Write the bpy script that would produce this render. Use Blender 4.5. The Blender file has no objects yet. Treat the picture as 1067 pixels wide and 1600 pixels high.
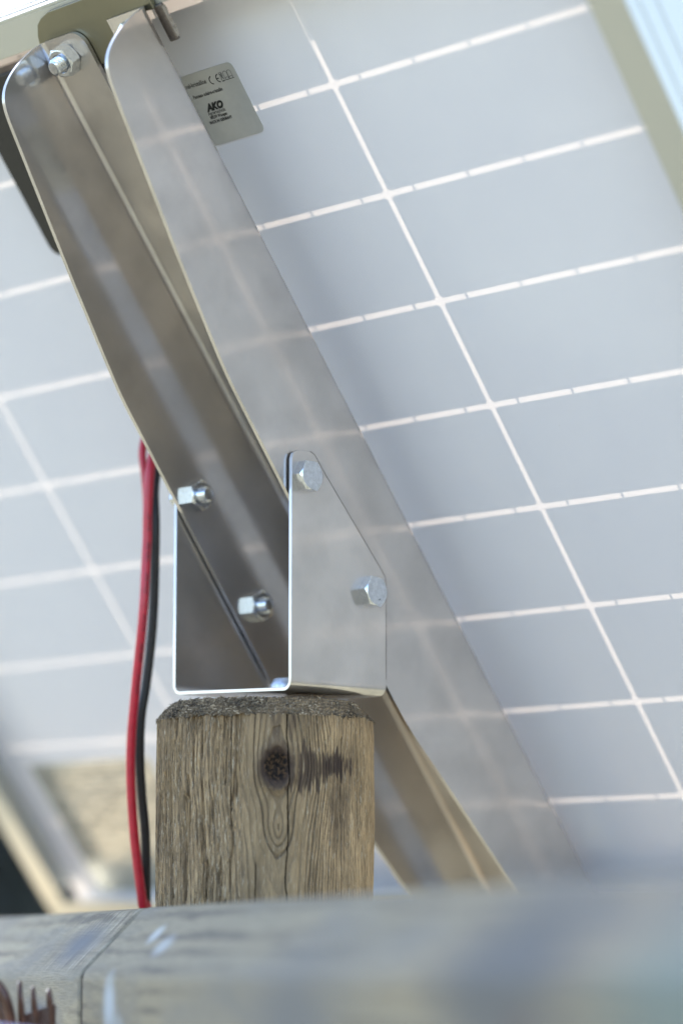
import bpy, math, random
import numpy as np
from mathutils import Vector, Matrix

random.seed(4); RNG = np.random.default_rng(11)
scene = bpy.context.scene
COL = scene.collection

# ------------------------------------------------------------------ camera
cam_d = bpy.data.cameras.new('camera'); cam = bpy.data.objects.new('camera', cam_d); COL.objects.link(cam)
yaw, pitch, roll = .7916, .15, 0.0
cy_, sy_, cp, sp = math.cos(yaw), math.sin(yaw), math.cos(pitch), math.sin(pitch)
fwd = Vector((-sy_*cp, cy_*cp, sp)); rgt = Vector((cy_, sy_, 0)); upv = rgt.cross(fwd)
CAM = Vector((.93256, -.87208, -.10720))
cam.matrix_world = Matrix(((rgt.x, upv.x, -fwd.x, CAM.x), (rgt.y, upv.y, -fwd.y, CAM.y), (rgt.z, upv.z, -fwd.z, CAM.z), (0, 0, 0, 1)))
cam_d.sensor_fit = 'VERTICAL'; cam_d.sensor_height = 36; cam_d.lens = 98.06
cam_d.clip_start = .02; cam_d.clip_end = 2000
cam_d.dof.use_dof = True; cam_d.dof.focus_distance = 1.25; cam_d.dof.aperture_fstop = 3.3
scene.camera = cam

# ------------------------------------------------------------------ sky and sun
SUN = Vector((-.45, .60, .66)).normalized()
world = bpy.data.worlds.new('World'); scene.world = world; world.use_nodes = True
wn = world.node_tree
sky = wn.nodes.new('ShaderNodeTexSky'); sky.sky_type = 'NISHITA'; sky.sun_disc = False
sky.sun_elevation = math.asin(SUN.z); sky.sun_rotation = math.atan2(SUN.x, SUN.y)
sky.air_density = 1.0; sky.dust_density = 2.5; sky.ozone_density = 1.0
wn.nodes['Background'].inputs[1].default_value = .15
wn.links.new(sky.outputs[0], wn.nodes['Background'].inputs[0])
sun_d = bpy.data.lights.new('sun', 'SUN'); sun_d.energy = 4; sun_d.angle = math.radians(.55); sun_d.color = (1, .95, .87)
sun = bpy.data.objects.new('sun', sun_d); COL.objects.link(sun)
sun.rotation_euler = (-SUN).to_track_quat('-Z', 'Y').to_euler()
scene.view_settings.view_transform = 'Standard'
try: scene.view_settings.look = 'None'
except Exception: pass
scene.view_settings.exposure = 2.23; scene.view_settings.gamma = 1
scene.view_settings.use_curve_mapping = False
scene.cycles.max_bounces = 10; scene.cycles.diffuse_bounces = 5; scene.cycles.glossy_bounces = 6

# ------------------------------------------------------------------ material helpers
class NT:
    def __init__(s, name):
        s.m = bpy.data.materials.new(name); s.m.use_nodes = True; s.t = s.m.node_tree
        s.b = s.t.nodes['Principled BSDF']; s.out = s.t.nodes['Material Output']
    def n(s, typ, ins=None, **kw):
        x = s.t.nodes.new('ShaderNode' + typ)
        for k, v in kw.items(): setattr(x, k, v)
        for k, v in (ins or {}).items():
            if isinstance(v, bpy.types.NodeSocket): s.t.links.new(v, x.inputs[k])
            else: x.inputs[k].default_value = v
        return x
    def set(s, **kw):
        for k, v in kw.items():
            k = k.replace('_', ' ')
            if isinstance(v, bpy.types.NodeSocket): s.t.links.new(v, s.b.inputs[k])
            else: s.b.inputs[k].default_value = v
    def coord(s, scale=(1, 1, 1), loc=(0, 0, 0), rot=(0, 0, 0)):
        tc = s.n('TexCoord'); mp = s.n('Mapping', {'Vector': tc.outputs['Object'], 'Scale': scale, 'Location': loc, 'Rotation': rot}); return mp.outputs[0]
    def noise(s, vec, scale, detail=4, rough=.55, dist=0):
        return s.n('TexNoise', {'Vector': vec, 'Scale': scale, 'Detail': detail, 'Roughness': rough, 'Distortion': dist}).outputs['Fac']
    def ramp(s, fac, stops, interp='LINEAR'):
        r = s.n('ValToRGB', {'Fac': fac}); e = r.color_ramp; e.interpolation = interp
        while len(e.elements) < len(stops): e.elements.new(.5)
        for el, (p, c) in zip(e.elements, stops):
            el.position = p; el.color = (c, c, c, 1) if isinstance(c, (int, float)) else (*c, 1)
        return r.outputs[0]
    def mix(s, fac, a, b, blend='MIX'):
        x = s.n('Mix', data_type='RGBA', blend_type=blend)
        for i, v in ((0, fac), (6, a), (7, b)):
            if isinstance(v, bpy.types.NodeSocket): s.t.links.new(v, x.inputs[i])
            elif isinstance(v, (int, float)) : x.inputs[i].default_value = v if i == 0 else (v, v, v, 1)
            else: x.inputs[i].default_value = (*v, 1)
        return x.outputs[2]
    def math(s, op, a, b=0.0, c=None):
        x = s.n('Math', operation=op)
        for i, v in enumerate((a, b) if c is None else (a, b, c)):
            if isinstance(v, bpy.types.NodeSocket): s.t.links.new(v, x.inputs[i])
            else: x.inputs[i].default_value = v
        return x.outputs[0]
    def attr(s, name): return s.n('Attribute', attribute_name=name).outputs['Fac']
    def bump(s, h, strength=.3, dist=.001):
        s.set(Normal=s.n('Bump', {'Height': h, 'Strength': strength, 'Distance': dist}).outputs[0])

def steel(name, base, rough, brush, spots=.35, tint=None):
    """sheet stainless steel: fine brushed grain, smudges and handling marks"""
    t = NT(name); v = t.coord()
    fine = t.noise(t.coord(brush), 1.0, 3, .6)
    smudge = t.noise(t.coord((1, 1, 1)), 22, 4, .5, .3)
    sm2 = t.noise(t.coord((1, 1, 1), (3, 1, 2)), 48, 3, .5, 0)
    sp = t.ramp(smudge, [(.30, 0.0), (.72, 1.0)])
    sp2 = t.ramp(sm2, [(.42, 0.0), (.80, 1.0)])
    c = t.mix(sp, base, tuple(x*(1-spots*.5) for x in base))
    c = t.mix(t.math('MULTIPLY', sp2, .55), c, tuple(x*.66 for x in base))
    t.set(Base_Color=c, Metallic=1.0)
    r = t.math('ADD', rough - .04, t.math('ADD', t.math('MULTIPLY', sp, .04), t.math('MULTIPLY', fine, .05)))
    t.set(Roughness=r)
    t.bump(fine, .02, .0001)
    soft = t.n('BsdfAnisotropic', {'Color': c, 'Roughness': .52, 'Normal': t.b.inputs['Normal'].links[0].from_socket})
    mx = t.n('MixShader', {'Fac': t.math('ADD', .27, t.math('MULTIPLY', sp, .14)), 1: t.b.outputs[0], 2: soft.outputs[0]})
    t.t.links.new(mx.outputs[0], t.out.inputs[0])
    return t.m

M = {}
M['steel'] = steel('brushed_stainless_steel', (.70, .665, .635), .12, (50, 900, 900), .42)
M['steel_shoe'] = steel('brushed_stainless_sheet', (.76, .72, .68), .14, (900, 900, 40), .36)
M['steel_plate'] = steel('matt_stainless_plate', (.25, .24, .18), .30, (1500, 60, 1500), .2)

def simple(name, col, rough=.5, metal=0.0, nscale=0, namt=.1, bump=0, **kw):
    t = NT(name)
    if nscale:
        f = t.noise(t.coord(), nscale, 5)
        t.set(Base_Color=t.mix(t.ramp(f, [(.3, 0.0), (.7, 1.0)]), tuple(x*(1-namt) for x in col), tuple(min(1, x*(1+namt)) for x in col)))
        if bump: t.bump(f, bump, .0005)
    else: t.set(Base_Color=(*col, 1))
    t.set(Roughness=rough, Metallic=metal, **kw); return t.m

M['zinc'] = simple('bright_zinc_plating', (.66, .69, .73), .17, 1.0, 700, .16, .12)
M['zinc_rough'] = simple('dull_zinc', (.62, .66, .74), .38, .7, 700, .16, .2)
M['zinc_mark'] = simple('stamped_zinc', (.72, .74, .77), .12, 1.0, 900, .1)
M['steel_dark'] = simple('dark_bent_steel', (.20, .18, .17), .3, 1.0, 900, .2, .05)
M['cut_edge'] = simple('laser_cut_edge', (.46, .42, .37), .55, .8, 2500, .5, .8)
def anodised():
    t = NT('anodised_aluminium'); f = t.noise(t.coord((1, 1, 1)), 900, 3)
    t.set(Base_Color=(.52, .52, .47, 1), Metallic=.55, Roughness=t.math('ADD', .34, t.math('MULTIPLY', f, .14))); t.bump(f, .06, .0002); return t.m
M['frame'] = anodised()
def backsheet():
    t = NT('white_polymer_backsheet'); v = t.coord()
    f = t.noise(v, 420, 3); g = t.noise(v, 14, 3); sp = t.n('TexVoronoi', {'Vector': v, 'Scale': 60.0}).outputs['Distance']
    spk = t.ramp(sp, [(.012, 1.0), (.03, 0.0)])
    c = t.mix(t.ramp(g, [(.35, 0.0), (.65, 1.0)]), (.73, .735, .81), (.755, .76, .83))
    c = t.mix(t.math('MULTIPLY', spk, .25), c, (.45, .45, .44))
    t.set(Base_Color=c, Roughness=.17, IOR=1.5, Specular_IOR_Level=.5); t.bump(t.math('ADD', f, t.math('MULTIPLY', g, 3.0)), .03, .0004)
    tr = t.n('BsdfTranslucent', {'Color': (1.0, .82, .70, 1)})
    mx = t.n('MixShader', {'Fac': .062, 1: t.b.outputs[0], 2: tr.outputs[0]})
    t.t.links.new(mx.outputs[0], t.out.inputs[0]); return t.m
M['backsheet'] = backsheet()
M['cell'] = simple('dark_blue_silicon', (.012, .018, .045), .3, 0, 60, .3)
def glass():
    t = NT('front_glass'); tr = t.n('BsdfTransparent', {'Color': (.93, .95, .94, 1)}); gl = t.n('BsdfGlossy', {'Roughness': .04})
    fr = t.n('Fresnel', {'IOR': 1.45}); mx = t.n('MixShader', {'Fac': fr.outputs[0], 1: tr.outputs[0], 2: gl.outputs[0]})
    t.t.links.new(mx.outputs[0], t.out.inputs[0]); return t.m
M['glass'] = glass()
M['label'] = simple('silver_grey_foil_label', (.54, .54, .52), .30, .35, 300, .03, .03)
M['label2'] = simple('pale_grey_foil_label', (.50, .50, .46), .16, .4, 30, .06, .05)
M['ink'] = simple('black_ink', (.012, .012, .014), .45)
M['ink_grey'] = simple('grey_ink', (.13, .13, .12), .45)
M['red_ink'] = simple('dark_print', (.035, .006, .012), .5)
M['junction'] = simple('black_plastic', (.010, .010, .010), .42, 0, 800, .3, .2)
M['red'] = simple('red_pvc', (.46, .010, .030), .33, 0, 300, .12, .06, Coat_Weight=.15)
M['black'] = simple('black_pvc', (.010, .011, .014), .36, 0, 300, .3, .1)
M['brown'] = simple('brown_glossy_clip', (.085, .035, .022), .28, 0, 300, .45, .3)
M['rust'] = M['brown']

# post wood: grain fields come as mesh attributes, shaded with procedural noise
def post_wood():
    t = NT('weathered_pine')
    gr, kn, st, tone, crk, rgh = (t.attr(a) for a in ('grain', 'knot', 'stain', 'tone', 'crack', 'rough'))
    fib = t.noise(t.coord((1, 1, .05)), 2600, 4, .7); mott = t.noise(t.coord((1, 1, .3)), 130, 6, .65); fl = t.noise(t.coord((1, 1, .22)), 900, 5, .7)
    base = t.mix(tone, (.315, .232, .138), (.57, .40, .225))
    mid = t.mix(t.ramp(mott, [(.3, 0.0), (.72, 1.0)]), (.56, .53, .49), (1.15, 1.12, 1.06))
    c = t.mix(1.0, base, mid, 'MULTIPLY')
    c = t.mix(t.math('MULTIPLY', gr, t.math('ADD', .62, t.math('MULTIPLY', mott, .4))), c, (.125, .090, .058))
    c = t.mix(t.math('MULTIPLY', rgh, t.ramp(fib, [(.38, .85), (.56, 0.0)])), c, (.085, .065, .045))
    c = t.mix(t.math('MULTIPLY', rgh, t.ramp(fl, [(.56, 0.0), (.68, .7)])), c, (.58, .50, .37))
    c = t.mix(st, c, (.040, .025, .022))
    c = t.mix(kn, c, t.mix(t.ramp(t.noise(t.coord(), 700, 4), [(.45, 0.0), (.62, 1.0)]), (.008, .005, .004), (.075, .042, .020)))
    c = t.mix(crk, c, (.008, .006, .004))
    t.set(Base_Color=c, Roughness=.82, Specular_IOR_Level=.25)
    t.bump(t.math('ADD', fib, t.math('MULTIPLY', fl, .7)), .75, .0005); return t.m
M['post'] = post_wood()
def fibre():
    t = NT('torn_wood_fibre'); g = t.n('NewGeometry').outputs['Random Per Island']
    wz = t.ramp(t.noise(t.coord(), 95, 3), [(.38, .22), (.6, 1.0)])
    t.set(Base_Color=t.mix(1.0, wz, t.ramp(g, [(0, (.06, .040, .024)), (.4, (.20, .145, .088)), (.8, (.38, .29, .185)), (1, (.62, .50, .34))]), 'MULTIPLY'), Roughness=.85); return t.m
M['fibre'] = fibre()
def beam_wood(name, seed, knots, tone=1.0):
    t = NT(name)
    v = t.coord((.22, 1, 1), (seed, 0, 0)); w = t.noise(v, 16, 5, .6, 1.6)
    w3 = t.noise(t.coord((.35, 1, 1), (seed*2, 1, 0)), 22, 4, .6, 1.0)
    rings = t.n('TexWave', {'Vector': t.coord((.18, 1, 1), (seed*.3, 0, .1)), 'Scale': 42.0, 'Distortion': 7.0, 'Detail': 4.0, 'Detail Scale': 1.2, 'Detail Roughness': .6}, wave_type='BANDS', bands_direction='Z').outputs['Fac']
    fib = t.noise(t.coord((.05, 1, 1)), 1800, 4, .7)
    saw = t.noise(t.coord((1, .05, .05), rot=(0, 0, 0)), 900, 3, .6)
    c = t.mix(t.ramp(w, [(.34, 0.0), (.66, 1.0)]), tuple(tone*q for q in (.45, .375, .25)), tuple(tone*q*(1.08, 1.02, .92)[i] for i, q in enumerate((.33, .305, .245))))
    c = t.mix(t.math('MULTIPLY', t.ramp(w3, [(.42, 0.0), (.62, 1.0)]), t.ramp(rings, [(.50, 0.0), (.92, .80)])), c, (.12, .105, .09))
    c = t.mix(t.ramp(w3, [(.34, .65), (.52, 0.0)]), c, (.19, .19, .185))
    c = t.mix(t.ramp(fib, [(.3, .55), (.6, 0.0)]), c, (.12, .10, .075))
    pos = t.coord()
    xs = t.n('SeparateXYZ', {0: pos}).outputs[0]
    near = t.math('MULTIPLY', t.ramp(t.n('SeparateXYZ', {0: pos}).outputs[2], [(.0, 0.0), (.001, 1.0)]), t.ramp(t.math('DIVIDE', t.math('MULTIPLY', xs, -1.0), .14), [(0.0, 1.0), (1.0, 0.0)])) if seed < 3 else 0.0
    sawc = t.noise(t.coord((1, .10, .10), rot=(0, 0, .05)), 420, 4, .7, .3)
    c = t.mix(t.math('MULTIPLY', near, t.ramp(sawc, [(.40, .85), (.55, 0.0)])), c, (.13, .105, .075))
    c = t.mix(t.math('MULTIPLY', near, t.ramp(sawc, [(.56, 0.0), (.70, .6)])), c, (.55, .52, .46))
    for (kx, ky, kz, r, s, colr) in knots:
        sub = t.n('VectorMath', {0: pos, 1: (kx, ky, kz)}, operation='SUBTRACT').outputs[0]
        sc = t.n('VectorMath', {0: sub, 1: (s, 1, 1)}, operation='MULTIPLY').outputs[0]
        d = t.n('VectorMath', {0: sc}, operation='LENGTH').outputs['Value']
        d = t.math('ADD', d, t.math('MULTIPLY', t.math('SUBTRACT', w, .5), r*.9))
        c = t.mix(t.ramp(t.math('DIVIDE', d, r), [(.25, .9), (1.0, 0.0)]), c, colr)
    t.set(Base_Color=c, Roughness=.72, Specular_IOR_Level=.2)
    t.bump(t.math('ADD', fib, t.math('MULTIPLY', saw, .8)), .7, .0006); return t.m

def grass_ground():
    t = NT('meadow_grass'); v = t.coord(); a = t.noise(v, 1.3, 6, .6); b = t.noise(v, 40, 5, .7)
    c = t.mix(t.ramp(a, [(.35, 0.0), (.65, 1.0)]), (.095, .105, .055), (.150, .150, .105))
    c = t.mix(t.ramp(b, [(.35, 0.0), (.7, 1.0)]), c, (.215, .210, .172)); t.set(Base_Color=c, Roughness=.9); t.bump(b, 1.0, .03); return t.m
M['grass'] = grass_ground()
def leafm():
    t = NT('dark_leaves'); g = t.n('NewGeometry').outputs['Random Per Island']
    t.set(Base_Color=t.ramp(g, [(0, (.03, .032, .026)), (1, (.07, .072, .055))]), Roughness=.7); return t.m
M['leaf'] = leafm(); M['bark'] = simple('brown_bark', (.06, .045, .03), .9, 0, 30, .4, .6)

# ------------------------------------------------------------------ mesh helpers
def mesh(name, V, F, mat, parent=None, smooth=None, mw=None):
    me = bpy.data.meshes.new(name); me.from_pydata([tuple(v) for v in V], [], [tuple(f) for f in F]); me.update()
    o = bpy.data.objects.new(name, me); COL.objects.link(o)
    for m in (mat if isinstance(mat, (list, tuple)) else [mat]): me.materials.append(m)
    if smooth is not None:
        me.polygons.foreach_set('use_smooth', [True]*len(me.polygons)); me.set_sharp_from_angle(angle=math.radians(smooth))
    if parent: o.parent = parent
    return o
def fix_normals(o):
    import bmesh
    b = bmesh.new(); b.from_mesh(o.data); bmesh.ops.recalc_face_normals(b, faces=b.faces); b.to_mesh(o.data); b.free(); return o
def bevel(o, w, seg=2):
    m = o.modifiers.new('bevel', 'BEVEL'); m.width = w; m.segments = seg; m.limit_method = 'ANGLE'; m.angle_limit = math.radians(40); return o
def empty(name, label, cat, loc=(0, 0, 0), rot=(0, 0, 0), group=None):
    o = bpy.data.objects.new(name, None); COL.objects.link(o); o.location = loc; o.rotation_euler = rot; o.empty_display_size = .02
    tag(o, label, cat, group); return o
def tag(o, label, cat, group=None):
    o['label'] = label; o['category'] = cat
    if group: o['group'] = group
    return o
class MB:
    def __init__(s): s.V = []; s.F = []
    def add(s, V, F):
        b = len(s.V); s.V += [tuple(v) for v in V]; s.F += [tuple(i + b for i in f) for f in F]
    def box(s, x0, x1, y0, y1, z0, z1):
        s.add([(x, y, z) for x in (x0, x1) for y in (y0, y1) for z in (z0, z1)], [(0, 1, 3, 2), (4, 6, 7, 5), (0, 4, 5, 1), (2, 3, 7, 6), (0, 2, 6, 4), (1, 5, 7, 3)])
    def prism(s, poly, z0, z1, M4=None):
        n = len(poly); V = [(x, y, z0) for x, y in poly] + [(x, y, z1) for x, y in poly]
        if M4 is not None: V = [M4 @ Vector(v) for v in V]
        s.add(V, [tuple(range(n))[::-1], tuple(range(n, 2*n))] + [(i, (i+1) % n, n+(i+1) % n, n+i) for i in range(n)])
    def lathe(s, prof, seg=48, M4=None, hexr=None):
        V = []; F = []
        for r, z in prof:
            for k in range(seg):
                a = 2*math.pi*k/seg; V.append((r*math.cos(a), r*math.sin(a), z))
        for i in range(len(prof)-1):
            for k in range(seg): F.append((i*seg+k, i*seg+(k+1) % seg, (i+1)*seg+(k+1) % seg, (i+1)*seg+k))
        F.append(tuple(range((len(prof)-1)*seg, len(prof)*seg)))
        if M4 is not None: V = [M4 @ Vector(v) for v in V]
        s.add(V, F)
    def hexnut(s, h, af, M4, top_r, hole=0, both=True, seg=72):
        """hexagonal prism whose corners are cut by a cone, as on real nuts and bolt heads"""
        a = af/2; V = []; F = []
        def rh(t):
            q = (t + math.pi/6) % (math.pi/3) - math.pi/6; return a/math.cos(q)
        rings = []
        for lay in range(4 if both else 3):
            ring = []
            for k in range(seg):
                t = 2*math.pi*k/seg; r = rh(t); cut = max(0, r - top_r)*math.tan(math.radians(30))
                if both:
                    rr, z = [(top_r, 0), (r, cut), (r, h - cut), (top_r, h)][lay]
                else: rr, z = [(r, 0), (r, h - cut), (top_r, h)][lay]
                ring.append((rr*math.cos(t), rr*math.sin(t), z))
            rings.append(ring)
        if hole: rings.append([(hole*1.12*math.cos(2*math.pi*k/seg), hole*1.12*math.sin(2*math.pi*k/seg), h) for k in range(seg)]); rings.append([(hole*math.cos(2*math.pi*k/seg), hole*math.sin(2*math.pi*k/seg), h - hole*.15) for k in range(seg)])
        for r in rings: V += r
        for i in range(len(rings)-1):
            for k in range(seg): F.append((i*seg+k, i*seg+(k+1) % seg, (i+1)*seg+(k+1) % seg, (i+1)*seg+k))
        F.append(tuple(range(seg))[::-1]); F.append(tuple(range((len(rings)-1)*seg, len(rings)*seg)))
        s.add([M4 @ Vector(v) for v in V], F)
    def thread(s, r, z0, z1, M4, pitch=.0015, seg=40, dome=True):
        """screw thread end as one helical ridge"""
        V = []; F = []; n = int((z1 - z0 - .0008)/pitch*8)
        for i in range(n + 1):
            for k in range(seg):
                a = 2*math.pi*k/seg; z = z0 + i*pitch/8; ph = (z/pitch - k/seg) % 1
                rr = r - .00095*abs(ph*2 - 1)
                V.append((rr*math.cos(a), rr*math.sin(a), z))
        zt = z0 + n*pitch/8
        for rr, dz in ((r - .0007, .0003), (r - .0011, .0007), (r - .002, .00085)):
            for k in range(seg): V.append((rr*math.cos(2*math.pi*k/seg), rr*math.sin(2*math.pi*k/seg), zt + dz))
        for i in range(n + 3):
            for k in range(seg): F.append((i*seg+k, i*seg+(k+1) % seg, (i+1)*seg+(k+1) % seg, (i+1)*seg+k))
        F.append(tuple(range((n+3)*seg, (n+4)*seg)))
        s.add([M4 @ Vector(v) for v in V], F)
    def tube(s, pts, rad, seg=16, cap=True):
        pts = [Vector(p) for p in pts]; n = len(pts); V = []; F = []; ref = Vector((.7, -.7, .1))
        for i, p in enumerate(pts):
            t = (pts[min(i+1, n-1)] - pts[max(i-1, 0)]).normalized(); a = (ref - t*ref.dot(t)).normalized(); b = t.cross(a)
            r = rad[i] if hasattr(rad, '__len__') else rad
            for k in range(seg):
                w = 2*math.pi*k/seg; V.append(p + a*(r*math.cos(w)) + b*(r*math.sin(w)))
        for i in range(n-1):
            for k in range(seg): F.append((i*seg+k, i*seg+(k+1) % seg, (i+1)*seg+(k+1) % seg, (i+1)*seg+k))
        if cap: F.append(tuple(range(seg))[::-1]); F.append(tuple(range((n-1)*seg, n*seg)))
        s.add(V, F)
    def build(s, name, mat, parent=None, smooth=None, fix=True):
        o = mesh(name, s.V, s.F, mat, parent)
        if fix: fix_normals(o)
        if smooth is not None:
            me = o.data; me.polygons.foreach_set('use_smooth', [True]*len(me.polygons)); me.set_sharp_from_angle(angle=math.radians(smooth))
        return o
def axes(o, x, y, z):
    return Matrix(((x[0], y[0], z[0], o[0]), (x[1], y[1], z[1], o[1]), (x[2], y[2], z[2], o[2]), (0, 0, 0, 1)))
def catmull(P, n=12):
    P = [Vector(p) for p in P]; P = [2*P[0]-P[1]] + P + [2*P[-1]-P[-2]]; out = []
    for i in range(1, len(P)-2):
        for k in range(n):
            t = k/n; a, b, c, d = P[i-1:i+3]
            out.append(.5*((2*b) + (c-a)*t + (2*a-5*b+4*c-d)*t*t + (-a+3*b-3*c+d)*t**3))
    out.append(P[-2]); return out
def text_geo(body, size, x=0, y=0, bold=0, shear=0, width=None, align='LEFT', res=3):
    """letters as flat mesh data placed in x, y"""
    cu = bpy.data.curves.new('t', 'FONT'); cu.body = body; cu.size = size; cu.offset = bold; cu.shear = shear; cu.resolution_u = res
    ob = bpy.data.objects.new('t', cu); COL.objects.link(ob)
    dg = bpy.context.evaluated_depsgraph_get(); me = bpy.data.meshes.new_from_object(ob.evaluated_get(dg))
    V = [tuple(v.co) for v in me.vertices]; F = [tuple(p.vertices) for p in me.polygons]
    bpy.data.objects.remove(ob); bpy.data.curves.remove(cu); bpy.data.meshes.remove(me)
    if not V: return [], []
    x0 = min(v[0] for v in V); x1 = max(v[0] for v in V); k = (width/(x1-x0)) if width else 1
    off = x if align == 'LEFT' else x - (x1-x0)*k
    return [((v[0]-x0)*k + off, v[1] + y, 0) for v in V], F

# ================================================================== the setting
gv = 900
ground = mesh('ground', [(-gv, -gv, -1.25), (gv, -gv, -1.25), (gv, gv, -1.25), (-gv, gv, -1.25)], [(0, 1, 2, 3)], M['grass']); ground['kind'] = 'structure'

# ------------------------------------------------------------------ conifers behind the lower left corner of the panel
def conifer(x, y, h, r, label):
    t = empty('conifer_tree', label, 'tree', (x, y, -1.25), (0, 0, random.random()*6), 'dark evergreens behind the panel')
    tr = MB(); tr.tube([(0, 0, 0), (.03, 0, h*.5), (0, .02, h*.97)], [r*.11, r*.07, r*.015], 10); tr.build('trunk', M['bark'], t, 50)
    n = 5200; V = []; F = []
    zz = RNG.random(n)**.8; an = RNG.random(n)*2*np.pi
    lob = 1 + .22*np.sin(an*5 + zz*31) + .12*np.sin(an*11 - zz*17)
    rad = (r*(1-zz)**.75*lob + .05)*np.sqrt(RNG.uniform(.25, 1, n))
    for i in range(n):
        c = Vector((rad[i]*math.cos(an[i]), rad[i]*math.sin(an[i]), .12*h + zz[i]*.88*h)); s = random.uniform(.10, .20)
        a = Vector((math.cos(an[i]), math.sin(an[i]), random.uniform(-.6, .1))).normalized()*s; b = Vector((random.gauss(0, 1), random.gauss(0, 1), random.gauss(0, 1))).normalized()*s*.35
        k = len(V); V += [c-a*.5-b*.4, c-a*.2+b, c+a, c-a*.1-b]; F.append((k, k+1, k+2, k+3))
    mesh('crown', V, F, M['leaf'], t)
conifer(-6.3, 4.25, 2.35, 1.15, 'dark out of focus evergreen showing below the lower left panel corner')
conifer(-7.6, 6.9, 2.6, 1.3, 'second dark evergreen standing further back to the right of the first')

# ================================================================== wooden post
def vnoise(u, v, seed):
    r = np.random.default_rng(seed).random((256, 256))
    ui = np.floor(u).astype(int); vi = np.floor(v).astype(int); fu = u-ui; fv = v-vi
    fu = fu*fu*(3-2*fu); fv = fv*fv*(3-2*fv); g = lambda a, b: r[a % 256, b % 256]
    return (g(ui, vi)*(1-fu)+g(ui+1, vi)*fu)*(1-fv) + (g(ui, vi+1)*(1-fu)+g(ui+1, vi+1)*fu)*fv
def fbm(u, v, seed, o=4):
    s = 0; a = .5
    for i in range(o): s = s + a*vnoise(u*2**i, v*2**i, seed+i); a *= .5
    return s/(1-.5**o)
def sstep(x, a, b):
    t = np.clip((x-a)/(b-a), 0, 1); return t*t*(3-2*t)
R0 = .0492
front = math.radians(-43)
th = np.concatenate([front + np.radians(np.linspace(-100, 100, 800, endpoint=False)), front + np.radians(np.linspace(100, 260, 60, endpoint=False))])
zs = np.concatenate([-.0115 - np.linspace(0, .098, 380), -.112 - np.linspace(.004, 1.14, 12)])
TH, Z = np.meshgrid(th, zs); U = R0*(TH)            # arc length
uk, zk = R0*math.radians(-37.1), -.0345
du = U-uk + .0012*(fbm(U*120, Z*25, 3)-.5)*2; dz = Z-zk
kfac = np.where(dz > 0, .36, .52)
G = np.sqrt(du**2 + (kfac*.030*np.tanh(dz/.030))**2) + .0035*(fbm(U*70+5, Z*22, 9)-.5)*2*np.exp(-(du/.022)**2) + .0012*(fbm(U*200, Z*9, 19)-.5)
G2 = np.hypot(du-.001, (Z+.062)*.28)                 # second small eye below the knot
w2 = np.exp(-(((Z+.060)/.013)**2 + (du/.009)**2)*1.2); G = G*(1-w2) + (G2+.004)*w2
tab = np.random.default_rng(5).random(4000)
def ring(g, step):
    x = g/step + 40; i = np.floor(x).astype(int); f = x-i; wdt = .16+.28*tab[(i*7) % 4000]; dark = .35+.65*tab[(i*13) % 4000]
    return dark*sstep(f, 1-wdt-.25, 1-wdt*.5)*(1-sstep(f, .96, 1.0)*.8)
rt = sstep(du, .010, .016); lf = sstep(-du, .011, .019)
r_c = ring(G, .0024); r_r = ring(G + .0004*(fbm(U*300, Z*14, 33)-.5), .00135); r_l = ring(G + .0016*(fbm(U*260, Z*20, 43)-.5), .0021)
grain = r_c*(1-rt)*(1-lf) + r_r*rt*.75 + r_l*lf*.7
knot_d = np.hypot(du/.0056, dz/.0070) + .22*(fbm(U*420, Z*420, 61)-.5)
knot = 1-sstep(knot_d, .75, 1.15)
stain = np.exp(-(np.maximum(knot_d-1, 0)/.55)**2)*.9
def blob(cu, cz, su, sz, a, sd):
    n = fbm(U*900, Z*90, sd); d = ((U-cu)/su)**2+((Z-cz)/sz)**2 + (n-.5)*4.2; return a*(1-sstep(d, .35, 1.25))
ua = lambda d: R0*math.radians(d)
stain = np.maximum.reduce([stain, blob(ua(-20), -.036, .0065, .0105, .8, 71), blob(ua(-2), -.0335, .0075, .0068, .9, 72), blob(ua(-11), -.0345, .0060, .0060, .8, 79), blob(ua(-30), -.041, .008, .004, .75, 73),
                           blob(ua(-38), -.016, .0022, .012, .5, 74), blob(ua(-29), -.017, .0016, .010, .45, 75), .50*sstep(fbm(U*60, Z*18, 81), .60, .78)])
stain = stain + .28*sstep(Z, -.020, -.0115)*fbm(U*500, Z*60, 88)
crack = np.zeros_like(U)
def crk(deg, z0, z1, wd, sd, wob=.0007):
    cu = ua(deg) + wob*(fbm(Z*60+sd, Z*0+sd, sd)-.5)*2 + wob*.4*(fbm(Z*300+sd, Z*0+sd, sd+3)-.5)
    return (1-sstep(np.abs(U-cu), wd*.4, wd))*sstep(Z, z0-.004, z0+.002)*(1-sstep(Z, z1-.001, z1+.003))
for a in [(-31.5, -.098, -.011, .00034, 91, .0012), (.5, -.12, -.011, .00032, 92), (-75.5, -.12, -.055, .0003, 93), (-100, -.12, -.02, .00028, 94, .0009), (14, -.07, -.011, .0002, 96), (-61, -.06, -.012, .00024, 97), (-88, -.12, -.03, .00022, 98), (25, -.12, -.03, .0002, 99), (-48, -.115, -.078, .0002, 100)]:
    crack = np.maximum(crack, crk(*a))
pass
lflake = lf*sstep(fbm(U*900, Z*110, 107), .50, .66)
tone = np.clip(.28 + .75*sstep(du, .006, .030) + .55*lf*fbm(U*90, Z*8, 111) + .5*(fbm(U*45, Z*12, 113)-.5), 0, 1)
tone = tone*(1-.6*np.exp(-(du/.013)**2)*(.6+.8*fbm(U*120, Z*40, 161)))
H = -.0008*grain - .0018*crack - .0019*lf*sstep(fbm(U*420, Z*36, 117), .5, .62) - .0005*lf*lflake + .0008*(fbm(U*140, Z*14, 119)-.5)
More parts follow.
